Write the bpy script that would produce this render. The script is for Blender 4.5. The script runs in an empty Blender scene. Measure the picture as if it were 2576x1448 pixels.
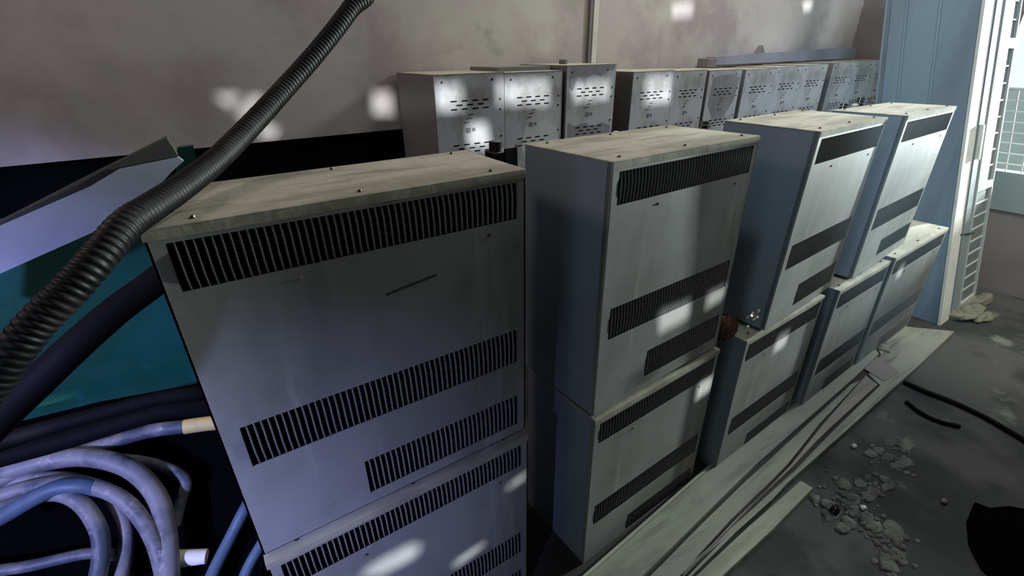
import bpy, bmesh, math, random
from mathutils import Vector, Matrix, Euler
random.seed(7)
S = bpy.context.scene
COL = S.collection

# ---------------------------------------------------------------- camera, world, lights, exposure
F_PX = 1191.1
CAM = Vector((0.0845, -0.7438, 0.8441))
ROT = Euler((1.1085, 0.0117, -0.5812), 'XYZ')
cd = bpy.data.cameras.new('camera'); cd.sensor_width = 36.0; cd.lens = F_PX / 2576 * 36
cd.clip_start = 0.02
cam = bpy.data.objects.new('camera', cd); COL.objects.link(cam)
cam.location = CAM; cam.rotation_euler = ROT
S.camera = cam
S.view_settings.view_transform = 'Standard'; S.view_settings.look = 'None'
S.view_settings.gamma = 1; S.view_settings.use_curve_mapping = False
S.view_settings.exposure = 0.0
w = bpy.data.worlds.new('sky'); S.world = w; w.use_nodes = True
bg = w.node_tree.nodes['Background']
bg.inputs[0].default_value = (0.80, 0.93, 1.0, 1); bg.inputs[1].default_value = 1.15

def lamp(name, kind, loc, target, energy, color, **kw):
    d = bpy.data.lights.new(name, kind); d.energy = energy; d.color = color
    for k, v in kw.items(): setattr(d, k, v)
    o = bpy.data.objects.new(name, d); COL.objects.link(o)
    o.location = loc
    o.rotation_euler = (Vector(target) - Vector(loc)).to_track_quat('-Z', 'Y').to_euler()
    return o
SUN_DIR = Vector((0.10, 1.0, -0.28)).normalized()
sun = lamp('sun', 'SUN', (0, -6, 4), Vector((0, -6, 4)) + SUN_DIR, 6.0, (0.93, 0.97, 1.0), angle=math.radians(0.9))
# daylight through the wire mesh window of the end wall
WIN = dict(x=4.40, y0=-1.1, y1=0.18, z0=0.12, z1=2.5)
p = lamp('end_window_portal', 'AREA', (WIN['x'] + .03, (WIN['y0'] + WIN['y1']) / 2, (WIN['z0'] + WIN['z1']) / 2),
         (0, (WIN['y0'] + WIN['y1']) / 2, (WIN['z0'] + WIN['z1']) / 2), 1, (1, 1, 1), shape='RECTANGLE',
         size=WIN['y1'] - WIN['y0'], size_y=WIN['z1'] - WIN['z0'])
p.data.cycles.is_portal = True
# violet light from the left, let in by an unseen opening shaped for it
lamp('left_violet_light', 'AREA', (-2.6, -2.0, 1.8), (-0.1, 0.2, 0.0), 330, (0.40, 0.44, 1.0), shape='SQUARE', size=0.25)
# low daylight through the end window
lamp('low_end_daylight', 'AREA', (7.3, -0.50, 0.78), (2.0, 0, 0.2), 900, (0.88, 1.0, 0.98), shape='RECTANGLE', size=0.12, size_y=0.45)
# added fill lamps, no real source: aisle end, wall, row and cabinet faces
lamp('far_fill', 'SPOT', (3.1, -1.5, 2.45), (4.15, -0.45, -0.6), 230, (1.0, 0.90, 0.74), spot_size=math.radians(52), spot_blend=.8, shadow_soft_size=.15)
lamp('wall_fill', 'AREA', (3.7, -0.25, 2.35), (1.6, 1.2, 1.0), 34, (.93, .95, 1.0), shape='SQUARE', size=0.4)
lamp('rear_fill', 'AREA', (1.9, 0.75, 2.5), (1.9, 1.1, 0.7), 22, (1.0, .96, .88), shape='SQUARE', size=0.6)
lamp('left_fill', 'AREA', (-1.3, 0.6, 2.0), (3.2, 0.3, 0.6), 10, (1.0, .8, .78), shape='SQUARE', size=0.4)
lamp('front_right_fill', 'SPOT', (3.6, -2.3, 1.5), (2.15, 0, 0.38), 20, (.9, .98, 1.0), spot_size=math.radians(25), spot_blend=.7, shadow_soft_size=.15)
lamp('front_fill', 'SPOT', (1.9, -2.3, 1.9), (1.70, 0, 0.40), 30, (.92, 1.0, .94), spot_size=math.radians(32), spot_blend=.7, shadow_soft_size=.15)
lamp('row_fill', 'SPOT', (0.35, -0.2, 2.35), (1.75, 0.08, 0.45), 45, (.70, .88, 1.0), spot_size=math.radians(26), spot_blend=.8, shadow_soft_size=.1)
lamp('aisle_fill', 'SPOT', (0.9, -1.5, 1.6), (3.4, 0.1, 0.3), 170, (.60, .84, 1.0), spot_size=math.radians(50), spot_blend=.7, shadow_soft_size=.15)


RM = ROT.to_matrix()
def ray(u, v): return RM @ Vector(((u - 1288) / F_PX, -(v - 724) / F_PX, -1))
def on(u, v, n, d):
    r = ray(u, v); n = Vector(n); t = (d - n.dot(CAM)) / n.dot(r); return CAM + r * t
def onX(u, v, x): return on(u, v, (1, 0, 0), x)
def onY(u, v, y): return on(u, v, (0, 1, 0), y)
def onZ(u, v, z): return on(u, v, (0, 0, 1), z)
def atD(u, v, d): return CAM + ray(u, v) * d

# ---------------------------------------------------------------- materials
def mat(name, base, rough=.6, metal=0, noise=None, bump=0, spec=.4, streak=None, coat=0):
    """noise = (scale, colour, lo, hi[, stretch]) lists of mixed-in dirt patches"""
    m = bpy.data.materials.new(name); m.use_nodes = True
    nt = m.node_tree; b = nt.nodes['Principled BSDF']
    b.inputs['Roughness'].default_value = rough; b.inputs['Metallic'].default_value = metal
    b.inputs['Specular IOR Level'].default_value = spec
    b.inputs['Coat Weight'].default_value = coat
    b.inputs['Base Color'].default_value = (*base, 1)
    tc = nt.nodes.new('ShaderNodeTexCoord')
    prev = None
    for i, nz in enumerate(noise or []):
        sc, colr, lo, hi = nz[:4]; st = nz[4] if len(nz) > 4 else (1, 1, 1)
        mp = nt.nodes.new('ShaderNodeMapping'); mp.inputs['Scale'].default_value = st
        mp.inputs['Location'].default_value = (i * 3.7, i * 1.3, i * 2.1)
        nt.links.new(tc.outputs['Object'], mp.inputs[0])
        n = nt.nodes.new('ShaderNodeTexNoise'); n.inputs['Scale'].default_value = sc
        n.inputs['Detail'].default_value = 6; n.inputs['Roughness'].default_value = .6
        nt.links.new(mp.outputs[0], n.inputs['Vector'])
        r = nt.nodes.new('ShaderNodeMapRange'); r.inputs[1].default_value = lo; r.inputs[2].default_value = hi
        nt.links.new(n.outputs['Fac'], r.inputs[0])
        mx = nt.nodes.new('ShaderNodeMix'); mx.data_type = 'RGBA'
        nt.links.new(r.outputs[0], mx.inputs[0])
        if prev is None: mx.inputs[6].default_value = (*base, 1)
        else: nt.links.new(prev, mx.inputs[6])
        mx.inputs[7].default_value = (*colr, 1)
        prev = mx.outputs[2]
    if prev: nt.links.new(prev, b.inputs['Base Color'])
    if bump:
        n = nt.nodes.new('ShaderNodeTexNoise'); n.inputs['Scale'].default_value = bump[0]; n.inputs['Detail'].default_value = 5
        nt.links.new(tc.outputs['Object'], n.inputs['Vector'])
        bp = nt.nodes.new('ShaderNodeBump'); bp.inputs['Strength'].default_value = bump[1]; bp.inputs['Distance'].default_value = bump[2]
        nt.links.new(n.outputs['Fac'], bp.inputs['Height']); nt.links.new(bp.outputs[0], b.inputs['Normal'])
    return m
M = {}
M['paint'] = mat('grey_cabinet_paint', (.28, .285, .27), .48, noise=[(3.2, (.19, .19, .172), .44, .64, (1, 1, .6)), (5, (.37, .38, .34), .54, .74, (3, 3, .35)), (22, (.20, .20, .18), .62, .8)], bump=(6, .12, .01))
M['side'] = mat('blue_shaded_side_paint', (.17, .20, .235), .5, noise=[(3, (.12, .14, .17), .45, .75)])  # cabinet paint darkened and blued for the shade on the sides
M['dust'] = mat('dusty_lid', (.40, .38, .30), .9, noise=[(4, (.24, .225, .165), .42, .62, (.6, 2, 1)), (9, (.20, .185, .14), .56, .72, (.4, 3, 1)), (20, (.48, .46, .38), .55, .8, (.4, 2.5, 1))], bump=(16, .35, .006))
M['slat'] = mat('grille_slat_paint', (.15, .15, .145), .42)
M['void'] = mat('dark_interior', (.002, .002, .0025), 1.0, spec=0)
M['screw'] = mat('screw_steel', (.10, .09, .07), .45, .6)
M['bright_screw'] = mat('bright_screw', (.6, .58, .5), .3, .8)
M['wall'] = mat('stained_plaster', (.47, .44, .41), .85, noise=[(2.2, (.35, .31, .30), .44, .6), (1.4, (.54, .52, .46), .5, .62), (5, (.38, .36, .32), .58, .68), (30, (.28, .26, .23), .66, .8)], bump=(9, .15, .01))
M['low_bounce'] = mat('low_bounce_plaster', (.05, .047, .045), .9)  # unseen walls and ceiling, darkened to cut bounced light
M['shaded_wall'] = mat('shaded_lower_wall', (.0035, .0045, .0045), .95, spec=0)  # shade along the lower back wall put into the colour
M['floor'] = mat('dusty_concrete', (.066, .068, .062), .85, noise=[(2.4, (.026, .029, .027), .46, .58), (6, (.14, .15, .125), .60, .70), (1.5, (.022, .024, .023), .55, .64)], bump=(12, .4, .01))
M['back'] = mat('pale_grey_metal', (.50, .505, .51), .42, .1, noise=[(7, (.30, .295, .28), .46, .64), (3, (.19, .18, .17), .56, .68)])
M['stainpale'] = mat('pale_wiped_metal', (.62, .63, .61), .4, noise=[(9, (.48, .48, .46), .45, .65)])
M['stain_and_shade'] = mat('dull_coating_and_shade', (.27, .265, .275), .6, noise=[(9, (.20, .20, .20), .45, .65)])
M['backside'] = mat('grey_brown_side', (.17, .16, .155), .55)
M['hose'] = mat('black_rubber_hose', (.004, .004, .004), .5, spec=.18, noise=[(9, (.02, .018, .016), .52, .72)])
M['cable'] = mat('grey_cable_jacket', (.16, .16, .175), .55, noise=[(9, (.04, .055, .08), .44, .6, (1, 1, 1)), (30, (.30, .29, .30), .6, .75)], bump=(30, .3, .004))
M['bluecable'] = mat('dark_blue_cable_jacket', (.07, .11, .17), .5, noise=[(9, (.03, .05, .08), .45, .7)])
M['blackcable'] = mat('black_cable_jacket', (.003, .003, .004), .7, spec=.1)
M['yellow'] = mat('yellow_tape', (.50, .40, .13), .6, noise=[(20, (.40, .33, .16), .5, .7)])
M['teal'] = mat('teal_paint', (.003, .052, .044), .4, noise=[(3, (.002, .042, .026), .45, .62), (14, (.006, .075, .068), .6, .8)], coat=.2, bump=(5, .15, .01))
M['beam'] = mat('grey_sheet_steel', (.25, .26, .31), .55, noise=[(5, (.19, .20, .25), .45, .7)])
M['steel'] = mat('dusty_channel_steel', (.235, .24, .20), .7, noise=[(3, (.27, .31, .20), .5, .65, (.4, 2, 1)), (8, (.13, .125, .11), .5, .68, (.3, 2, 1))], bump=(14, .25, .006))
M['wood'] = mat('weathered_wood', (.26, .245, .215), .8, noise=[(6, (.17, .155, .135), .45, .65, (.15, 2, 2))], bump=(20, .3, .005))
M['palewood'] = mat('pale_timber', (.36, .37, .29), .75, noise=[(6, (.22, .23, .17), .48, .68, (.2, 2, 2))], bump=(20, .3, .005))
M['panel'] = mat('hazy_blue_grey_sheet', (.22, .30, .36), .45, noise=[(2, (.17, .22, .27), .42, .7, (1, 3, .25))])  # blue-grey paint, pushed further blue to carry the haze at that end
M['frame'] = mat('pale_frame_paint', (.62, .62, .55), .5, noise=[(8, (.50, .48, .42), .5, .7)])
M['gate'] = mat('grey_gate_paint', (.20, .235, .24), .5)
M['gatepane'] = mat('grey_gate_sheet', (.13, .15, .148), .5)
M['slatpale'] = mat('pale_slat_paint', (.40, .42, .39), .55)
M['shade_dark'] = mat('shade_dark_steel', (.035, .034, .03), .9)  # near-black, for shade in the channel gaps and along the beam top
M['brown'] = mat('brown_lower_wall', (.21, .18, .165), .7, noise=[(2, (.17, .145, .135), .45, .65)])
M['band'] = mat('grey_green_band', (.22, .27, .26), .6)
M['rag'] = mat('dusty_rag', (.17, .17, .125), .95, noise=[(14, (.13, .13, .09), .45, .65)], bump=(25, .5, .01))
M['debris'] = mat('grey_debris', (.22, .21, .17), .9, noise=[(20, (.1, .1, .08), .45, .65)])
M['plaster'] = mat('pale_dust_heap', (.15, .158, .135), .95, noise=[(11, (.075, .078, .07), .42, .58)], bump=(18, .5, .01))
M['ceramic'] = mat('white_ceramic', (.7, .68, .6), .3)
M['bakelite'] = mat('black_bakelite', (.012, .012, .012), .15, spec=.6)
M['copper'] = mat('brown_copper', (.10, .045, .035), .45, .4)
M['tab'] = mat('tinned_copper', (.75, .62, .5), .3, .7)
M['mark'] = mat('printed_mark', (.16, .16, .15), .7)
M['scuff'] = mat('scuff_mark', (.06, .06, .06), .8)
M['glassbit'] = mat('clear_glass_chip', (.75, .8, .8), .1, spec=.8)

# ---------------------------------------------------------------- mesh helpers
class MB:
    def __init__(s): s.v = []; s.f = []; s.sm = []
    def add(s, vs, fs, smooth=False):
        k = len(s.v); s.v += [tuple(v) for v in vs]; s.f += [tuple(i + k for i in f) for f in fs]; s.sm += [smooth] * len(fs)
        return s
    def box(s, a, b, mtx=None):
        vs = [Vector((x, y, z)) for z in (a[2], b[2]) for y in (a[1], b[1]) for x in (a[0], b[0])]
        if mtx: vs = [mtx @ v for v in vs]
        return s.add(vs, [(0, 2, 3, 1), (4, 5, 7, 6), (0, 1, 5, 4), (2, 6, 7, 3), (0, 4, 6, 2), (1, 3, 7, 5)])
    def prism(s, pts, off):
        n = len(pts); off = Vector(off); vs = [Vector(p) for p in pts]; vs += [v + off for v in vs]
        return s.add(vs, [tuple(range(n)), tuple(range(2 * n - 1, n - 1, -1))] + [(i, i + n, (i + 1) % n + n, (i + 1) % n) for i in range(n)])
    def cyl(s, p0, p1, r0, r1=None, n=12, smooth=True):
        r1 = r0 if r1 is None else r1; p0 = Vector(p0); p1 = Vector(p1); d = (p1 - p0).normalized()
        a = d.orthogonal().normalized(); b = d.cross(a)
        vs = [p + (a * math.cos(2 * math.pi * i / n) + b * math.sin(2 * math.pi * i / n)) * r for p, r in ((p0, r0), (p1, r1)) for i in range(n)]
        s.add(vs, [(i, (i + 1) % n, (i + 1) % n + n, i + n) for i in range(n)], smooth)
        s.add(vs, [tuple(range(n - 1, -1, -1)), tuple(range(n, 2 * n))])
        return s
    def tube(s, pts, rad, n=14, cap=True):
        """pts = dense list of points; rad = radius or list"""
        pts = [Vector(p) for p in pts]; m = len(pts)
        if not isinstance(rad, (list, tuple)): rad = [rad] * m
        T = [(pts[min(i + 1, m - 1)] - pts[max(i - 1, 0)]).normalized() for i in range(m)]
        a = T[0].orthogonal().normalized(); vs = []
        for i in range(m):
            a = (a - T[i] * a.dot(T[i])).normalized(); b = T[i].cross(a)
            vs += [pts[i] + (a * math.cos(2 * math.pi * j / n) + b * math.sin(2 * math.pi * j / n)) * rad[i] for j in range(n)]
        fs = [(i * n + j, i * n + (j + 1) % n, (i + 1) * n + (j + 1) % n, (i + 1) * n + j) for i in range(m - 1) for j in range(n)]
        s.add(vs, fs, True)
        if cap: s.add(vs[:n], [tuple(range(n - 1, -1, -1))]); s.add(vs[-n:], [tuple(range(n))])
        return s
    def build(s, name, m, parent=None, bevel=0):
        me = bpy.data.meshes.new(name); me.from_pydata(s.v, [], s.f); me.update()
        me.polygons.foreach_set('use_smooth', s.sm)
        bm = bmesh.new(); bm.from_mesh(me); bmesh.ops.recalc_face_normals(bm, faces=bm.faces); bm.to_mesh(me); bm.free()
        o = bpy.data.objects.new(name, me); COL.objects.link(o); me.materials.append(m)
        if parent: o.parent = parent
        if bevel:
            b = o.modifiers.new('bevel', 'BEVEL'); b.width = bevel; b.segments = 2; b.limit_method = 'ANGLE'
        return o
def tag(o, label=None, cat=None, group=None, kind=None):
    for k, v in (('label', label), ('category', cat), ('group', group), ('kind', kind)):
        if v: o[k] = v
    return o
def empty(name, loc=(0, 0, 0), rot=(0, 0, 0)):
    o = bpy.data.objects.new(name, None); COL.objects.link(o); o.location = loc; o.rotation_euler = rot
    o.empty_display_size = .05
    return o
def struct(o): o['kind'] = 'structure'; return o
def copy_tree(o, parent=None):
    c = o.copy(); COL.objects.link(c); c.parent = parent
    for ch in o.children: copy_tree(ch, c)
    return c
def spline(P, step=.01):
    P = [Vector(p) for p in P]; Q = [P[0] * 2 - P[1]] + P + [P[-1] * 2 - P[-2]]; out = []
    for i in range(1, len(Q) - 2):
        a, b, c, d = Q[i - 1:i + 3]; n = max(2, int((c - b).length / step))
        for k in range(n):
            t = k / n
            out.append(.5 * ((2 * b) + (c - a) * t + (2 * a - 5 * b + 4 * c - d) * t * t + (3 * b - a - 3 * c + d) * t ** 3))
    out.append(P[-1]); return out
def lump(mb, c, r, sq=(1, 1, 1), seed=0, n=10, amp=.25):
    rnd = random.Random(seed); k = [rnd.uniform(0, 6.28) for _ in range(6)]
    c = Vector(c); vs = []; m = n // 2 + 1
    for i in range(m + 1):
        th = math.pi * i / m
        for j in range(n):
            ph = 2 * math.pi * j / n
            rr = r * (1 + amp * (math.sin(3 * ph + k[0] + 2 * th) * .5 + math.sin(5 * ph + k[1]) * .25 + math.sin(4 * th + k[2] + ph) * .5))
            vs.append(c + Vector((rr * math.sin(th) * math.cos(ph) * sq[0], rr * math.sin(th) * math.sin(ph) * sq[1], rr * math.cos(th) * sq[2])))
    mb.add(vs, [(i * n + j, i * n + (j + 1) % n, (i + 1) * n + (j + 1) % n, (i + 1) * n + j) for i in range(m) for j in range(n)], True)
    return mb

# ---------------------------------------------------------------- room shell
FZ = -0.65; WY = 1.20; EX = 4.40
def strut_box(name, a, b, m): return struct(MB().box(a, b).build(name, m))
strut_box('floor', (-2.2, -3.2, FZ - .1), (9.0, 1.4, FZ), M['floor'])
strut_box('ceiling', (-2.2, -3.2, 2.6), (4.55, 1.4, 2.7), M['low_bounce'])
BZ = 0.567
strut_box('wall_back', (-2.2, WY, BZ), (4.55, WY + .15, 2.6), M['wall'])
strut_box('wall_back_shaded', (-2.2, WY + .012, FZ), (4.55, WY + .15, BZ - .002), M['shaded_wall'])  # lower part of the wall, its shade painted near-black
# end wall: brown sheet below, grey-green band, wire mesh window above; everything at that end leans a little
LEAN = .21
def lean(y, z): return y + LEAN * (z + .65)
Y0, Y1 = WIN['y0'], WIN['y1']
strut_box('wall_end', (EX + .03, Y1 + .12, FZ), (EX + .15, WY, 2.6), M['brown'])
strut_box('wall_end_low', (EX, -3.2, FZ), (EX + .08, Y1 + .12, WIN['z0'] - .24), M['brown'])
struct(MB().box((EX - .012, -3.2, WIN['z0'] - .24), (EX + .08, Y1 + .12, WIN['z0'])).build('trim_1', M['band']))
strut_box('wall_end_top', (EX, -3.2, WIN['z1']), (EX + .15, Y1 + .12, 2.6), M['wall'])
strut_box('wall_end_side', (EX, -3.2, WIN['z0']), (EX + .15, Y0, WIN['z1']), M['wall'])
# left wall; its unseen low opening is shaped to cut the violet light
strut_box('wall_left', (-1.65, -3.2, 1.262), (-1.5, 1.2, 2.6), M['low_bounce'])
strut_box('wall_left_rear', (-1.65, -.35, FZ), (-1.5, 1.2, 1.262), M['low_bounce'])
strut_box('wall_left_front', (-1.65, -3.2, FZ), (-1.5, -1.33, 1.262), M['low_bounce'])
# vertical wall trunking
t = MB().box((1.79, WY - .018, .60), (1.808, WY, 2.6)).build('trim_2', M['backside']); struct(t)
t = MB().box((1.808, WY - .022, .60), (1.838, WY, 2.6)).build('trim_3', M['frame']); struct(t)

# unseen front wall masking the sun; each gap is cut to shape one patch
SUNX, SUNZ = SUN_DIR.x / SUN_DIR.y, SUN_DIR.z / SUN_DIR.y
FWY = -2.6
def back_to_front(p):
    k = FWY - p.y; return (p.x + SUNX * k, p.z + SUNZ * k)
def face_y(c, u, v):       # point on a front cabinet's face, c = (x, y, yaw)
    n = (-math.sin(c[2]), math.cos(c[2]), 0); return on(u, v, n, n[0] * c[0] + n[1] * c[1])
R = math.radians
C2, C3, C4, C1 = (.78, -.053, R(3)), (1.543, -.061, R(5.1)), (2.202, -.038, R(5)), (0, 0, 0)
holes = []
for pts, f in [
    ([(938, 232), (985, 230), (990, 288), (940, 288)], lambda u, v: onY(u, v, WY)),
    ([(540, 240), (615, 238), (578, 270)], lambda u, v: onY(u, v, WY)),
    ([(640, 242), (668, 245), (622, 308), (596, 296)], lambda u, v: onY(u, v, WY)),
    ([(640, 338), (668, 316), (700, 320), (690, 345)], lambda u, v: onY(u, v, WY)),
    ([(1690, 5), (1745, 2), (1742, 42), (1694, 46)], lambda u, v: onY(u, v, WY)),
    ([(2020, 2), (2045, 0), (2040, 26), (2018, 28)], lambda u, v: onY(u, v, WY)),
    ([(2078, 4), (2100, 2), (2096, 36), (2072, 38)], lambda u, v: onY(u, v, WY)),
    ([(1094, 212), (1160, 214), (1166, 276), (1096, 280)], lambda u, v: onY(u, v, .85)),
    ([(1250, 208), (1268, 206), (1268, 262), (1252, 262)], lambda u, v: onY(u, v, .85)),
    ([(1178, 312), (1222, 308), (1236, 372), (1180, 378)], lambda u, v: onY(u, v, .85)),
    ([(1272, 206), (1382, 202), (1380, 262), (1274, 262)], lambda u, v: onY(u, v, .85)),
    ([(1436, 212), (1530, 205), (1528, 246), (1444, 256)], lambda u, v: onY(u, v, .85)),
    ([(1625, 195), (1690, 192), (1686, 255), (1620, 262)], lambda u, v: onY(u, v, .85)),
    ([(1660, 782), (1738, 752), (1734, 800), (1662, 838)], lambda u, v: face_y(C2, u, v)),
    ([(1784, 735), (1828, 716), (1818, 752), (1776, 778)], lambda u, v: face_y(C2, u, v)),
    ([(1752, 962), (1790, 940), (1784, 975), (1744, 1004)], lambda u, v: face_y(C2, u, v)),
    ([(1952, 842), (1984, 828), (1972, 868), (1940, 886)], lambda u, v: onY(u, v, -.04)),
    ([(2252, 668), (2268, 660), (2256, 694), (2242, 700)], lambda u, v: onY(u, v, -.02)),
    ([(1282, 1216), (1326, 1186), (1326, 1200), (1278, 1232)], lambda u, v: onY(u, v, -.012)),
    ([(930, 1420), (1030, 1366), (1058, 1372), (1050, 1400), (960, 1448), (905, 1448)], lambda u, v: onY(u, v, -.012)),
    ([(1140, 1414), (1210, 1366), (1220, 1372), (1150, 1424)], lambda u, v: onY(u, v, -.012)),
    ([(90, 1020), (180, 996), (186, 1010), (100, 1048)], lambda u, v: onY(u, v, .86)),
    ]:
    holes.append([back_to_front(f(*p)) for p in pts])
cu = bpy.data.curves.new('wall_front', 'CURVE'); cu.dimensions = '2D'; cu.fill_mode = 'BOTH'; cu.extrude = .006
def poly(pts):
    s = cu.splines.new('POLY'); s.points.add(len(pts) - 1); s.use_cyclic_u = True
    for i, (x, z) in enumerate(pts): s.points[i].co = (x, z, 0, 1)
poly([(-2.2, FZ), (EX + .1, FZ), (EX + .1, 2.7), (-2.2, 2.7)])
for h in holes: poly(h)
tmp = bpy.data.objects.new('tmp', cu)
me = bpy.data.meshes.new_from_object(tmp); bpy.data.objects.remove(tmp)
wf = bpy.data.objects.new('wall_front', me); COL.objects.link(wf); me.materials.append(M['low_bounce'])
wf.rotation_euler = (math.pi / 2, 0, 0); wf.location = (0, FWY, 0); struct(wf)

# ---------------------------------------------------------------- front row of big louvred cabinets
def grille(x0, x1, z0, z1, parent, pitch=.0111, gap_at=None):
    g = MB(); n = int(round((x1 - x0) / pitch)); p = (x1 - x0) / n
    for i in range(1, n):
        c = x0 + i * p; hw = p * .19
        # each slat: a rounded vertical ridge curling slightly inwards at its foot
        prof = [(-hw, .004), (-hw * .6, -.0005), (0, -.002), (hw * .6, -.0005), (hw, .004)]
        vs = []
        for k, (z, dx) in enumerate(((z1, -.0006), (z1 - .3 * (z1 - z0), 0), (z0 + .3 * (z1 - z0), .0003), (z0, .0014))):
            vs += [(c + dx + a, b + (0.003 if k in (0, 3) else 0), z) for a, b in prof]
        g.add(vs, [(k * 5 + j, k * 5 + j + 1, (k + 1) * 5 + j + 1, (k + 1) * 5 + j) for k in range(3) for j in range(4)], True)
    g.box((x0, .0, z0 - .0005), (x0 + .001, .006, z1)).box((x1 - .001, .0, z0), (x1, .006, z1))
    return g.build('vent_grille', M['slat'], parent)
def screw(parent, x, y, z, up=True, m='screw', s=1.0):
    b = MB(); d = Vector((0, 0, 1)) if up else Vector((0, -1, 0)); p = Vector((x, y, z))
    b.cyl(p, p + d * .0012 * s, .0060 * s, n=12).cyl(p + d * .0012 * s, p + d * .0042 * s, .0038 * s, .0034 * s, n=6, smooth=False)
    return b.build('screw', M[m], parent)
def cabinet(label, loc, yaw, Wd, H, D, group, tilt=(0, 0), lower=False, vents=True, bright=False):
    root = empty('louvred_cabinet', loc, (tilt[0], tilt[1], yaw))
    tag(root, label, 'cabinet', group)
    TH = .0015
    kx = Wd / .6
    zt = H
    bands = [(.02, Wd - .018, zt - .092, zt - .020), (.03, Wd - .02, zt - .432, zt - .345)]
    bands.append((.21 * kx, Wd - .02, zt - .615, zt - .527) if H > .63 else (.21 * kx, Wd - .02, zt - .585, zt - .51))
    # body shell: back, sides, bottom, near-black backing painted as the dark inside the vents
    b = MB(); b.box((0, .004, 0), (TH, D, H)).box((Wd - TH, .004, 0), (Wd, D, H)).box((0, D - TH, 0), (Wd, D, H)).box((0, 0, 0), (Wd, D, TH))
    b.build('body', M['side'], root)
    l = MB().box((.008, .014, .006), (Wd - .008, .02, H - .006)); l.build('dark_backing', M['void'], root)
    f = MB(); zs = [H]; 
    # front panel as strips round the vents
    cur = H
    for (x0, x1, z0, z1) in bands:
        f.box((0, 0, z1), (Wd, .003, cur)); f.box((0, 0, z0), (x0, .003, z1)); f.box((x1, 0, z0), (Wd, .003, z1)); cur = z0
    f.box((0, 0, 0), (Wd, .003, cur))
    f.box((0, 0, 0), (.003, .016, H)).box((Wd - .003, 0, 0), (Wd, .016, H))
    f.build('front_panel', M['paint'], root)
    for (x0, x1, z0, z1) in bands: grille(x0, x1, z0, z1, root)
    lid = MB(); lid.box((-.0015, -.002, H), (Wd + .0015, D + .0015, H + .003)).box((-.0015, -.002, H - .014), (Wd + .0015, -.0003, H))
    lid.build('lid', M['dust'], root, bevel=.0008)
    rnd = random.Random(sum(map(ord, label)))
    for fx in (.09, .5, .91):
        for fy in (.09, .91):
            screw(root, Wd * fx + rnd.uniform(-.01, .01), D * fy, H + .003, s=.85)
    screw(root, Wd * .29, -.0001, zt - .112, False, 'bright_screw' if bright else 'screw', .55)
    screw(root, Wd * .86, -.0001, zt - .112, False, s=.55)
    return root
HU = .6423
up = 'upper louvred cabinets of the front row'; lo = 'lower louvred cabinets of the front row'
c1 = cabinet('widest grey louvred cabinet nearest the camera, black hose resting on its dusty lid', (0, 0, 0), 0, .60, HU, .2394, up, bright=True)
c2 = cabinet('grey louvred upper cabinet, second from the left, two sunlit squares below its middle grille', (.780, -.053, -.011), R(3.0), .557, .652, .291, up, (R(-.6), R(.5)))
c3 = cabinet('upper louvred cabinet, third from the left, brightly lit face streaked with grey', (1.543, -.061, -.010), R(5.1), .543, .644, .285, up, (R(.7), R(.8)))
c4 = cabinet('farthest upper louvred cabinet, last before the blue-grey panel', (2.202, -.038, -.004), R(5.0), .654, .629, .242, up, (R(-.1), R(1.2)))
HL = .602
PZ = FZ + .035
cabinet('lower cabinet directly under the nearest widest cabinet, streak of sun near the bottom edge', (0, -.012, PZ - .001), 0, .60, HL, .245, lo)
cabinet('dark lower cabinet under the second upper cabinet, pale scraped lid edge', (.785, -.058, PZ - .001), R(2.5), .56, HL - .014, .29, lo)
cabinet('lower cabinet under the third upper cabinet, a small sun patch on its upper face', (1.455, -.058, PZ - .001), R(2.5), .55, HL - .012, .29, lo)
cabinet('lower cabinet under the farthest upper cabinet, brownish dusty face', (2.085, -.052, PZ - .001), R(2), .50, HL - .008, .28, lo)
cabinet('rightmost lower cabinet with its dusty lid exposed at the end of the row', (2.615, -.040, PZ - .001), R(2), .69, HL, .27, lo)
# details on the nearest cabinet
MB().box((.318, -.0012, .6265), (.345, -.0004, .637)).build('smudge', M['scuff'], c1)
sm = MB()
for i in range(16): sm.box((.302 + i * .0062, -.0006, .463 + i * .0008 - .001), (.3075 + i * .0062, -.0001, .4665 + i * .0008 + random.uniform(0, .002)))
sm.build('scratch', M['scuff'], c1)

# steel base channel under the row
ch = empty('base_channel', (0, 0, FZ)); tag(ch, 'long dusty steel base channel on the floor under the front row of cabinets', 'steel channel')
def zpoly(pts, z): return [onZ(u, v, z) for u, v in pts]
MB().prism([(.0, -.20, .0), (1.05, -.255, .0), (1.86, -.238, .0), (2.85, -.212, .0), (3.43, -.19, .0), (3.44, .28, .0), (0, .28, .0)], (0, 0, .034)).build('web', M['shade_dark'], ch, bevel=.002)  # darkened so the gaps between the plates read as shade
MB().prism([(.0, -.204, .0), (1.05, -.259, .0), (1.86, -.242, .0), (2.85, -.216, .0), (3.43, -.194, .0), (3.43, -.184, 0), (2.85, -.206, 0), (1.86, -.232, 0), (1.05, -.249, 0), (0, -.194, 0)], (0, 0, .042)).build('flange', M['steel'], ch)

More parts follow.
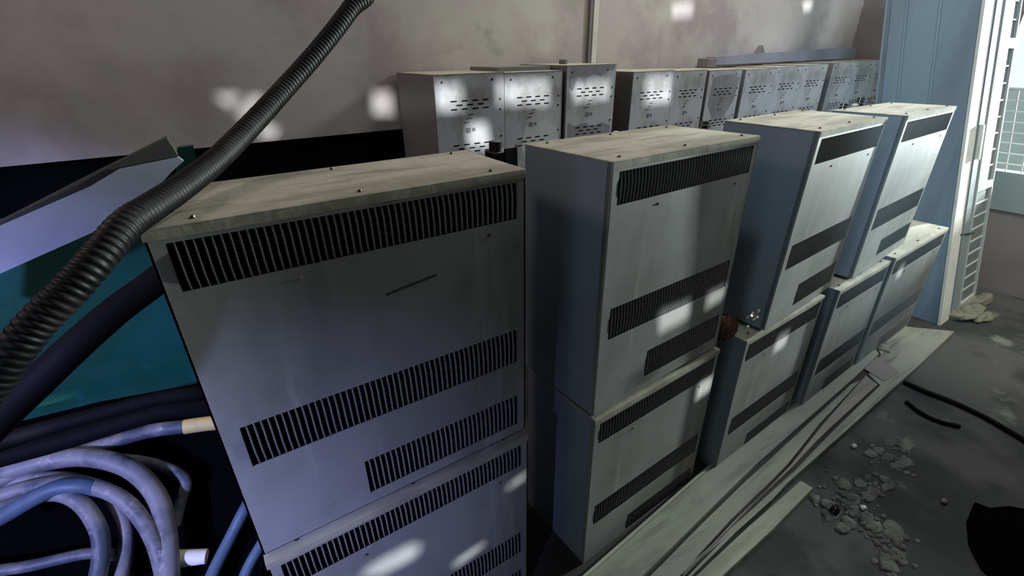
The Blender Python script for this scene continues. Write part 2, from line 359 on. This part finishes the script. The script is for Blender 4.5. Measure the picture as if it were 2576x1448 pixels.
def plank(name, label, cat, pts, z, th, m, grp=None, bevel=.003):
    o = MB().prism(zpoly(pts, z + th), (0, 0, -th)).build(name, m, None, bevel); return tag(o, label, cat, grp)
PT = PZ
plank('channel_strip', 'flat grey steel strip between the greenish bar and the pointed plank', 'steel strip', [(2140, 966), (2168, 953), (2062, 1065), (1980, 1168), (1918, 1230), (1840, 1304), (1680, 1478), (1604, 1478), (1762, 1318), (1869, 1214), (1910, 1177)], PT, .010, M['steel'])
cb = plank('channel_bar', 'long greenish flat steel bar lying right against the cabinet feet', 'steel bar', [(1440, 1475), (1800, 1158), (2186, 860), (2212, 888), (2150, 948), (1900, 1168), (1750, 1315), (1585, 1478)], PT, .020, M['steel'])
edge_highlight = zpoly([(1440, 1475), (1800, 1158), (2186, 860)], PT + .020)
edge_highlight = edge_highlight + [p + Vector((.004, -.009, 0)) for p in edge_highlight[::-1]]
lp = MB().prism(edge_highlight, (0, 0, .012)).build('edge_highlight', M['palewood']); lp.parent = cb  # pale strip standing for the highlight on the bar's upper edge
plank('batten', 'weathered plank with a pointed far end between the flat strip and the channel edge', 'plank', [(2178, 944), (2208, 966), (2098, 1066), (2052, 1110), (1994, 1172), (1900, 1260), (1700, 1465), (1690, 1475), (1850, 1306), (1930, 1230), (1990, 1168), (2072, 1065)], PT, .020, M['wood'])
plank('edge_plate', 'pale dusty steel plate forming the outer edge over the base channel', 'plate', [(2255, 818), (2400, 832), (2296, 926), (2206, 1004), (2127, 1078), (2016, 1177), (1946, 1252), (1855, 1334), (1712, 1475), (1702, 1475), (1908, 1264), (2002, 1178), (2060, 1118), (2106, 1072), (2214, 968), (2184, 940), (2216, 890), (2200, 862)], PT, .006, M['steel'])
plank('timber_offcut', 'short pale timber on the floor with a bright sawn end', 'timber', [(2014, 1207), (2046, 1226), (1945, 1330), (1815, 1450), (1780, 1480), (1715, 1480), (1875, 1330)], FZ, .035, M['palewood'])
plank('dusty_plate', 'thin dark plate lying on the channel near the last lower cabinet', 'plate', [(2205, 895), (2262, 935), (2225, 958), (2172, 925)], PT + .006, .004, M['brown'])
plank('metal_chip', 'small dark triangular chip on the channel end', 'chip', [(2206, 872), (2228, 850), (2240, 884)], PT + .006, .012, M['debris'])

# ---------------------------------------------------------------- bench and back row of small cabinets
bn = empty('steel_bench', (0, 0, FZ)); tag(bn, 'black steel bench carrying the back row of small cabinets', 'bench')
BT = .33
MB().box((.74, .62, BT - FZ - .03), (4.36, 1.19, BT - FZ)).build('bench_top', M['void'], bn)
for x in (.78, 1.9, 3.1, 4.28):
    for y in (.66, 1.14): MB().box((x - .025, y - .025, 0), (x + .025, y + .025, BT - FZ - .03)).build('leg', M['void'], bn)
def slots(x0, w, z, rows, parent, thick=.0042):
    b = MB()
    for r in range(rows):
        n = 4 if r % 2 == 0 else 3
        for k in range(n):
            s = w / 4; cx = x0 + s * (k + .5) + (s * .5 if r % 2 else 0); zz = z - r * .0135
            pr = [(cx - s * .31, 0, zz), (cx - s * .24, 0, zz + thick / 2), (cx + s * .26, 0, zz + thick / 2), (cx + s * .31, 0, zz), (cx + s * .24, 0, zz - thick / 2), (cx - s * .24, 0, zz - thick / 2)]
            b.prism([(a, -.0006, c) for a, _, c in pr], (0, .003, 0))
    return b.build('vent_slots', M['void'], parent)
bk = 'small pale cabinets of the back row'
def small_cab(label, x, y, wd, top, dep=.34, yaw=0, tilt=0):
    r = empty('small_cabinet', (x, y, BT), (0, tilt, yaw)); tag(r, label, 'cabinet', bk); H = top - BT
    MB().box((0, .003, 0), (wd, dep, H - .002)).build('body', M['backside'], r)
    MB().box((0, 0, 0), (wd, .003, H - .002)).build('front_panel', M['back'], r)
    MB().box((-.001, -.001, H - .002), (wd + .001, dep, H)).build('lid', M['dust'], r)
    slots(wd * .17, wd * .62, H - .088, 3, r); slots(wd * .17, wd * .62, H - .238, 3, r)
    b = MB()
    for k in range(3):
        cx = wd * (.49 - .035 * k); z = H - .136 - k * .013; b.prism([(cx - .013, -.0006, z - .002), (cx + .010, -.0006, z + .001), (cx + .012, -.0006, z + .003), (cx - .011, -.0006, z + .001)], (0, .003, 0))
    b.build('arrow_slots', M['void'], r)
    MB().box((wd * .40, -.0006, H - .198), (wd * .47, 0, H - .180)).box((wd * .49, -.0006, H - .194), (wd * .54, 0, H - .182)).build('nameplate', M['mark'], r)
    for fx, fz in ((.10, .025), (.82, .022), (.93, .09), (.93, .125), (.94, .22)): screw(r, wd * fx, 0, H - fz, False, s=.7)
    return r
small_cab('leftmost small cabinet of the back row, whole dark side showing', .816, .85, .279, .779)
b2 = small_cab('small cabinet second from the left at the back, pale arched stain on its face', 1.097, .85, .272, .777)
def stain(parent, pts, m): return MB().prism([(x, -.0003, z) for x, z in pts], (0, .0005, 0)).build('stain', M[m], parent)
stain(b2, [(.07, .18), (.09, .24), (.13, .295), (.175, .315), (.22, .29), (.25, .24), (.262, .17), (.255, .08), (.20, .07), (.21, .15), (.17, .17), (.12, .16), (.09, .13)], 'stainpale')
b3 = small_cab('raised small cabinet third from the left at the back, peeling top edge', 1.384, .84, .262, .795, .33)
stain(b3, [(.01, .460), (.01, .385), (.03, .37), (.045, .40), (.06, .425), (.085, .40), (.095, .385), (.105, .42), (.14, .43), (.18, .42), (.21, .44), (.25, .445), (.255, .460)], 'stain_and_shade')
stain(b3, [(.01, .25), (.05, .235), (.10, .245), (.15, .225), (.20, .24), (.25, .22), (.25, .02), (.01, .02)], 'stain_and_shade')  # lower face darkened for the shadow of the front cabinets
small_cab('small cabinet fourth from the left at the back, deep black side towards the gap', 1.763, .85, .265, .761)
small_cab('narrowest small cabinet, fifth from the left at the back', 2.030, .85, .235, .757)
b6 = small_cab('small cabinet sixth at the back, dark heart-shaped stain on its upper face', 2.290, .85, .262, .752)
stain(b6, [(.02, .26), (.07, .20), (.12, .18), (.17, .20), (.23, .27), (.25, .38), (.18, .40), (.03, .39)], 'stain_and_shade')
small_cab('small cabinet seventh from the left at the back', 2.590, .85, .275, .748)
small_cab('small cabinet eighth from the left at the back', 2.867, .85, .275, .752)
small_cab('bright small cabinet ninth from the left, just before the last dark gap', 3.144, .85, .275, .757)
small_cab('third small cabinet from the right end of the back row', 3.490, .85, .265, .761)
small_cab('second small cabinet from the right end of the back row', 3.757, .85, .265, .763)
small_cab('rightmost small cabinet of the back row, greenish pale edge', 4.024, .85, .265, .765)
lg = MB().prism([(2.66, 1.10, .764), (4.30, 1.10, .772), (4.30, 1.10, .845), (3.5, 1.10, .828), (2.66, 1.10, .806)], (0, .06, 0)).build('wall_duct', M['beam'])
tag(lg, 'long grey metal duct lying on the back row against the wall', 'duct')
o = MB().box((2.575, 1.08, .752), (2.655, 1.15, .800)).build('junction_box', M['backside'], None, .003); tag(o, 'small dark junction box at the left end of the grey duct', 'junction box')
o = MB().prism([(3.10, 1.12, .819), (3.17, 1.12, .822), (3.135, 1.12, .862)], (0, .03, 0)).build('bracket', M['backside']); tag(o, 'dark triangular bracket standing on the grey duct', 'bracket')
o = MB().cyl((1.49, 1.0, .795), (1.49, 1.0, .812), .018).build('knob', M['backside']); tag(o, 'small dark knob on the raised third small cabinet', 'knob')
o = MB().box((1.12, .93, .777), (1.368, 1.15, .792)).build('steel_plate', M['backside']); tag(o, 'thin dark plate lying on the second small cabinet', 'plate')

# black glossy breaker and insulators between the rows
bx = empty('breaker', (.70, .42, FZ)); tag(bx, 'glossy black electrical breaker behind the nearest cabinet lid corner', 'breaker')
pb = onY(1262, 366, .42)
zb = pb.z - FZ; xb = pb.x - .70
m_ = MB().box((xb - .035, -.03, 0), (xb + .03, .04, zb - .012)); m_.build('housing', M['bakelite'], bx, .006)
MB().box((xb - .012, -.035, zb - .06), (xb + .028, -.028, zb - .002)).build('cover', M['bakelite'], bx, .003)
MB().box((xb + .028, -.037, zb - .055), (xb + .0305, -.026, zb + .006)).build('metal_edge', M['bright_screw'], bx)
MB().cyl((xb - .015, .01, zb - .012), (xb - .015, .01, zb + .012), .018).build('cap', M['bakelite'], bx)

ins = []
def insulator(label, u, v, y, s=1.0, m='ceramic', h=.05):
    p = onY(u, v, y); r = empty('insulator', (p.x, y, BT)); tag(r, label, 'insulator', 'insulators standing behind the far cabinets')
    H = p.z - BT
    b = MB(); b.cyl((0, 0, 0), (0, 0, H - h), .012 * s); b.build('stem', M['debris'], r)
    b = MB()
    for k in range(3): b.cyl((0, 0, H - h + k * h / 3), (0, 0, H - h + (k + .7) * h / 3), .018 * s, .013 * s)
    b.build('cap', M[m], r)
insulator('white ceramic insulator behind the third upper cabinet, leftmost of the pale ones', 1550, 328, .66, .8, 'ceramic', .03)
insulator('pale insulator behind the far end of the third upper cabinet lid', 2042, 275, .66, 1)
insulator('dark insulator standing left of the gap between the third and fourth lids', 2020, 272, .70, 1.2, 'bakelite')
insulator('cream insulator behind the fourth lid, topmost pale knob', 2152, 258, .66, 1)
insulator('dark insulator behind the fourth lid beside the cream one', 2168, 243, .70, 1.3, 'bakelite')
insulator('small grey insulator at the right end behind the fourth lid', 2198, 248, .66, .9, 'debris')
insulator('dark stub left of the cream insulator behind the fourth lid', 2125, 258, .70, 1.3, 'bakelite')
insulator('dark insulator behind the second lid near its right end', 1775, 302, .66, 1.4, 'bakelite')

# brown connector between second and third cabinets
cn = empty('copper_connector', (1.36, -.02, -.02)); tag(cn, 'brown connector with shiny bent tabs wedged between the second and third cabinets', 'connector')
cc = onY(1885, 805, -.05); 
b = MB(); lump(b, (cc.x - 1.40, .02, cc.z - .02), .05, (.8, .6, .9), 3); b.build('clump', M['copper'], cn)
b = MB()
for k, (u, v) in enumerate(((1895, 790), (1908, 782), (1878, 822), (1885, 796), (1900, 800))):
    p = onY(u, v, -.075); q = Vector((p.x - 1.36, p.y + .02, p.z + .02)); mt = Matrix.Translation(q) @ Euler((.5 * k, .8, .6 * k)).to_matrix().to_4x4()
    b.box((-.009, -.003, -.004), (.009, .003, .004), mt)
b.build('tabs', M['tab'], cn)

# ---------------------------------------------------------------- end panel, gate leaf, far gate
pn = empty('steel_partition', (3.55, 0, FZ)); tag(pn, 'tall blue-grey sheet steel partition at the end of the cabinets', 'partition')
def P2(y, z, x=0): return (x, lean(y, z), z - FZ)
MB().prism([P2(-.096, FZ), P2(.36, FZ), P2(.33, 1.22), P2(-.096, 1.22)], (.03, 0, 0)).build('sheet', M['panel'], pn)
MB().prism([P2(-.106, FZ, -.008), P2(-.092, FZ, -.008), P2(-.092, 1.22, -.008), P2(-.106, 1.22, -.008)], (.14, 0, 0)).build('edge_post', M['frame'], pn)
for yy in (.07, .22): MB().prism([P2(yy, FZ, -.006), P2(yy + .012, FZ, -.006), P2(yy + .012, 1.22, -.006), P2(yy, 1.22, -.006)], (.008, 0, 0)).build('rib', M['panel'], pn)
MB().prism([P2(.325, FZ, -.006), P2(.34, FZ, -.006), P2(.315, 1.22, -.006), P2(.300, 1.22, -.006)], (.008, 0, 0)).build('rear_rib', M['side'], pn)

gt = empty('gate_leaf', (3.69, 0, FZ)); tag(gt, 'open louvred gate leaf with grey slatted grilles and a handle beside the partition', 'gate')
def G(x, z, d=0): return (x - 3.69, lean(-.10, z) - d, z - FZ)
def gq(x0, x1, z0, z1, d0=0, d1=.02): return [G(x0, z0, d0), G(x1, z0, d0), G(x1, z1, d0), G(x0, z1, d0)], (0, -(d1 - d0), 0)
def gbox(mb, *a, **k): pts, off = gq(*a, **k); mb.prism(pts, off); return mb
fr = MB()
gbox(fr, 3.69, 3.80, FZ + .002, 1.9, d0=0, d1=.012)
fr.build('stile', M['gate'], gt)
fb = MB()
for z0, z1 in ((-.648, -.585), (.085, .125), (.83, .88), (1.6, 1.66)): gbox(fb, 3.80, 4.07, z0, z1, d0=0, d1=.018)
gbox(fb, 3.798, 3.808, -.648, 1.66, d0=0, d1=.018); gbox(fb, 4.055, 4.07, -.648, 1.66, d0=0, d1=.018)
fb.build('gate_frame', M['slatpale'], gt)
for z0, z1, n in ((-.585, .085, 9), (.125, .83, 8), (.88, 1.6, 8)):
    b = MB(); gbox(b, 3.808, 4.05, z0, z1, d0=.002, d1=.006); pp = b.build('infill_sheet', M['gatepane'], gt)
    s = MB()
    for k in range(1, n): z = z0 + (z1 - z0) * k / n; gbox(s, 3.808, 4.05, z - .0032, z + .0032, d0=.006, d1=.012)
    s.build('slat', M['slatpale'], pp)
hd = MB(); gbox(hd, 3.70, 3.72, .28, .46, d0=.012, d1=.03); hd.build('handle', M['frame'], gt)
bt = MB(); p0 = Vector(G(3.66, -.135, .0)); bt.cyl(p0, p0 + Vector((.14, -.03, -.005)), .006); bt.build('bolt', M['screw'], gt)

# wire mesh in the end window and its frame
wm = MB(); xw = EX + .015
k = 0; y = Y0
while y < Y1 + .1:
    wm.tube([(xw, lean(y - .11, WIN['z0']), WIN['z0']), (xw, lean(y - .11, .60), .60)], .0035, 6); y += .075
z = WIN['z0'] + .045
while z < .60:
    wm.box((xw - .0035, Y0, z - .0035), (xw + .0035, Y1 + .1, z + .0035)); z += .062
o = wm.build('wire_mesh', M['frame']); tag(o, 'pale wire mesh screen filling the lower part of the end window', 'mesh screen')
o = MB().box((EX + .004, Y0, .600), (EX + .02, Y1 + .1, .612)).build('window_1', M['frame']); struct(o)
# glimpse of building opposite, seen dimly through the mesh
o = MB().box((7.5, -6, FZ), (7.7, 4, .42)).build('neighbouring_wall', M['band']); tag(o, 'grey-green wall outside beyond the wire mesh', 'wall')

# rags and floor debris
rg = MB()
for i, (u, v, r, sq) in enumerate([(2412, 765, .07, (1.3, .8, .5)), (2440, 785, .08, (1.5, .7, .45)), (2400, 790, .06, (1, .9, .5)), (2470, 795, .06, (1.4, .7, .4)), (2455, 755, .06, (1.5, .6, .5))]):
    p = onZ(u, v, FZ + .02); lump(rg, p, r, sq, i, 16, .35)
tag(rg.build('rag', M['rag']), 'heap of dusty rags on the floor at the foot of the gate leaf', 'rag')
rg = MB(); lump(rg, onZ(2475, 752, FZ + .02), .07, (2.0, .5, .4), 9, 16, .3)
tag(rg.build('rag', M['rag']), 'long rolled rag behind the heap by the brown wall', 'rag')
dm = MB(); rnd = random.Random(5)
for u, v, sp in [(2135, 1240, .05), (2165, 1285, .04), (2110, 1290, .03), (2190, 1215, .04), (2215, 1150, .03), (2262, 1122, .03), (2280, 1172, .022), (2205, 1335, .035), (2250, 1365, .04), (2240, 1405, .03)]:
    c = onZ(u, v, FZ)
    for k in range(26):
        q = c + Vector((rnd.gauss(0, sp), rnd.gauss(0, sp * .8), .0004)); rr_ = rnd.uniform(.003, .011) if k > 4 else rnd.uniform(.015, .028)
        lump(dm, q, rr_, (1.3, 1.0, .10 if k <= 4 else .35), rnd.randint(0, 999), 9, .4)
tag(dm.build('dust_patches', M['plaster']), 'pale crumbled dust lying in low heaps on the dark floor', 'dust', kind='stuff')
for lab, u, v, m in (('clear glass chip on the floor right of the pale timber end', 2172, 1276, 'glassbit'), ('pale triangular chip on the dark floor at the lower right', 2377, 1260, 'debris'), ('tiny white pebble on the floor beside the channel edge', 2149, 1121, 'ceramic'), ('dark stone on the floor below the pale dust heaps', 2101, 1281, 'bakelite')):
    p = onZ(u, v, FZ + .008); b = MB(); lump(b, p, .012 if m != 'bakelite' else .02, (1.2, .8, .6), int(u), 8, .3)
    tag(b.build('floor_chip', M[m]), lab, 'chip', 'chips scattered on the floor')
for lab, pts, r in (('longer black cable crossing the floor towards the right edge', [(2262, 955), (2330, 985), (2395, 1010), (2480, 1050), (2600, 1120)], .011),
                    ('shorter black cable on the floor beneath the longer one', [(2280, 1010), (2320, 1040), (2365, 1060), (2415, 1072)], .009)):
    tag(MB().tube(spline([onZ(u, v, FZ + r) for u, v in pts], .02), r, 8).build('floor_cable', M['blackcable']), lab, 'cable')
st = MB().prism(zpoly([(2452, 1262), (2490, 1276), (2540, 1272), (2640, 1290), (2640, 1490), (2520, 1475), (2470, 1430), (2438, 1370), (2432, 1310)], FZ + .006), (0, 0, -.006)).build('black_patch', M['void'], None)  # flat near-black patch laid on the floor
tag(st, 'black patch on the floor in the lower right corner', 'mat')

# ---------------------------------------------------------------- left side: hose, cables, teal machine
hp = [(.56, 0.62, 1.25), onY(935, -60, .50), onY(880, 25, .46), onY(800, 128, .42), onY(705, 235, .36), onY(625, 322, .28), onY(545, 402, .19), onY(455, 472, .09), onY(380, 522, .02), onY(318, 565, -.03), onY(245, 650, -.07), onY(170, 735, -.09), onY(90, 815, -.10), onY(20, 905, -.11), onY(-90, 1060, -.12)]
hs = spline(hp, .0016); L = 0; rr = []
for i, p in enumerate(hs):
    if i: L += (hs[i] - hs[i - 1]).length
    a = L / .0085; rr.append((.0180 if i > len(hs) * .62 else .0185) * .93 + .0024 * (abs((a % 1) * 2 - 1) ** .7))
ho = MB().tube(hs, rr, 16).build('corrugated_hose', M['hose']); tag(ho, 'black corrugated hose rising from the left across the nearest cabinet lid to the wall', 'hose')

def cable(name, label, pts, r, m, f, group=None):
    P = spline([f(*p) for p in pts], .015); o = MB().tube(P, r, 14).build(name, m); return tag(o, label, 'cable', group)
fy = lambda y: (lambda u, v, yy=None: onY(u, v, y if yy is None else yy))
cable('rubber_cable', 'thick black cable slanting down across the teal plate from the nearest cabinet', [(520, 600, .55), (395, 705, .50), (300, 775, .46), (190, 870, .42), (90, 965, .40), (20, 1030, .38), (-60, 1110, .36)], .030, M['blackcable'], fy(.5))
cable('rubber_cable', 'black cable along the lower edge of the teal plate', [(620, 960, .72), (510, 985), (400, 1002), (250, 1040), (120, 1075), (0, 1110), (-80, 1140)], .020, M['blackcable'], fy(.70))
cable('rubber_cable', 'lower of two black cables under the teal plate, passing above the yellow tape', [(620, 1018, .74), (520, 1025), (420, 1032), (300, 1065), (150, 1110), (0, 1150), (-80, 1170)], .026, M['blackcable'], fy(.74))
def heap(u, v, lift=0):  # points on the sloping cable heap
    return on(u, v, (0, -.6, 1), -.15 - .6 + lift) 
hb = MB().prism([(-1.3, .02, -.15 - .6 * .98 - .07), (-.03, .30, -.15 - .6 * .70 - .07), (-.03, 1.16, -.15 + .6 * .16 - .07), (-1.3, 1.16, -.15 + .6 * .16 - .07)], (0, 0, -.02)).build('heap_shade', M['void'])  # dark sheet put in for the shade between the cables
tag(hb, 'black sheet added as the darkness under the heaped cables at the lower left', 'dark sheet')
tc = cable('heavy_cable', 'grey cable with a band of yellow tape near the nearest cabinet', [(640, 1045, .03), (545, 1062, .03), (465, 1072, .03), (370, 1085, .03), (260, 1118, .03), (140, 1160, .03), (40, 1192, .03), (-80, 1240, .03)], .022, M['cable'], heap, 'heavy cables heaped at the lower left')
yt = MB().tube(spline([heap(548, 1062, .03), heap(505, 1067, .03), heap(463, 1073, .03)], .01), .0235, 14).build('yellow_tape', M['yellow']); yt.parent = tc
G_ = 'heavy cables heaped at the lower left'
cable('heavy_cable', 'pale outermost arched cable, rightmost of the thick arcs at the lower left', [(-60, 1215, .02), (90, 1165, .05), (220, 1150, .06), (330, 1180, .06), (395, 1250, .05), (418, 1340, .04), (425, 1460, .03)], .027, M['cable'], heap, G_)
cable('heavy_cable', 'thick arched cable, second from the right at the lower left', [(-60, 1265, .04), (80, 1225, .06), (200, 1215, .08), (300, 1250, .08), (360, 1310, .06), (395, 1380, .05), (420, 1480, .0)], .021, M['cable'], heap, G_)
cable('heavy_cable', 'arched cable with a dark inner side, third from the right at the lower left', [(-60, 1240, .0), (60, 1205, .02), (180, 1205, .03), (270, 1240, .03), (312, 1310, .02), (318, 1380, .0), (300, 1470, .0)], .019, M['cable'], heap, G_)
cable('heavy_cable', 'innermost arched cable bounding the black hollow at the lower left', [(-60, 1300, .06), (40, 1268, .07), (130, 1240, .08), (200, 1262, .08), (245, 1325, .07), (255, 1390, .05), (240, 1480, .03)], .021, M['cable'], heap, G_)
cable('heavy_cable', 'dark blue cable bulging left under the pale arcs', [(-60, 1330, .10), (20, 1290, .10), (90, 1250, .10), (150, 1225, .10), (220, 1222, .09), (260, 1240, .05)], .022, M['bluecable'], heap, G_)
cable('heavy_cable', 'thin grey cable arching farthest right behind the pale arcs', [(150, 1140, .0), (250, 1150, .0), (360, 1160, .0), (440, 1185, .0), (468, 1215, .0), (455, 1260, -.03), (440, 1320, -.06)], .016, M['cable'], heap, G_)
cable('heavy_cable', 'grey cable running low across the bottom left into the arcs', [(-60, 1440, -.02), (60, 1425, -.02), (150, 1405, -.02), (235, 1390, -.02), (330, 1400, -.03)], .015, M['cable'], heap, G_)
cable('heavy_cable', 'dark blue cable descending beside the nearest cabinet edge, upper one', [(640, 1235, .02), (610, 1290, .02), (580, 1350, .0), (540, 1430, .0), (510, 1500, .0)], .017, M['bluecable'], heap, G_)
cable('heavy_cable', 'dark blue cable descending beside the nearest cabinet edge, lower one', [(680, 1330, .06), (650, 1380, .05), (622, 1430, .04), (600, 1490, .03)], .015, M['bluecable'], heap, G_)
b = MB(); b.cyl(heap(448, 1405, 0), heap(520, 1398, 0), .024, .020, 16)
tag(b.build('cable_sleeve', M['ceramic']), 'pale cut end of a sleeve beside the rightmost arched cable', 'sleeve')

tp = MB().prism([onY(u, v, .86) for u, v in [(-200, 770), (0, 680), (225, 580), (440, 483), (480, 470), (760, 560), (760, 905), (510, 962), (250, 1010), (60, 1057), (-200, 1110)]], (0, .03, 0))
tm = empty('teal_machine', (0, .86, FZ)); tag(tm, 'teal painted steel machine plate behind the hose at the left', 'machine')
o = tp.build('front_plate', M['teal'], tm); o.location = -Vector((0, .86, FZ))
o = MB().prism([onY(u, v, .885) for u, v in [(446, 372), (486, 366), (500, 430), (480, 480), (440, 490)]], (0, .03, 0)).build('rear_plate', M['teal'], tm); o.location = -Vector((0, .86, FZ))
for x in (-.45, .12): MB().box((x, .04, 0), (x + .06, .10, .9)).build('support_post', M['void'], tm)
sp = MB().prism([onY(u, v, .70) for u, v in [(-200, 640), (0, 568), (225, 470), (300, 425), (448, 395), (462, 405), (432, 432), (340, 535), (225, 588), (0, 688), (-200, 775)]], (0, .02, 0))
bmn = empty('sheet_steel_beam', (0, .70, FZ)); tag(bmn, 'folded grey steel beam leaning along the top of the teal plate', 'beam')
o = sp.build('web', M['beam'], bmn); o.location = -Vector((0, .70, FZ))
o = MB().prism([onY(u, v, .705) for u, v in [(-200, 640), (0, 560), (250, 432), (420, 348), (448, 392), (300, 425), (225, 471), (0, 569)]], (0, .05, 0)).build('top_shadow_strip', M['shade_dark'], bmn); o.location = -Vector((0, .70, FZ))  # shadow along the beam's top edge, drawn as a dark strip
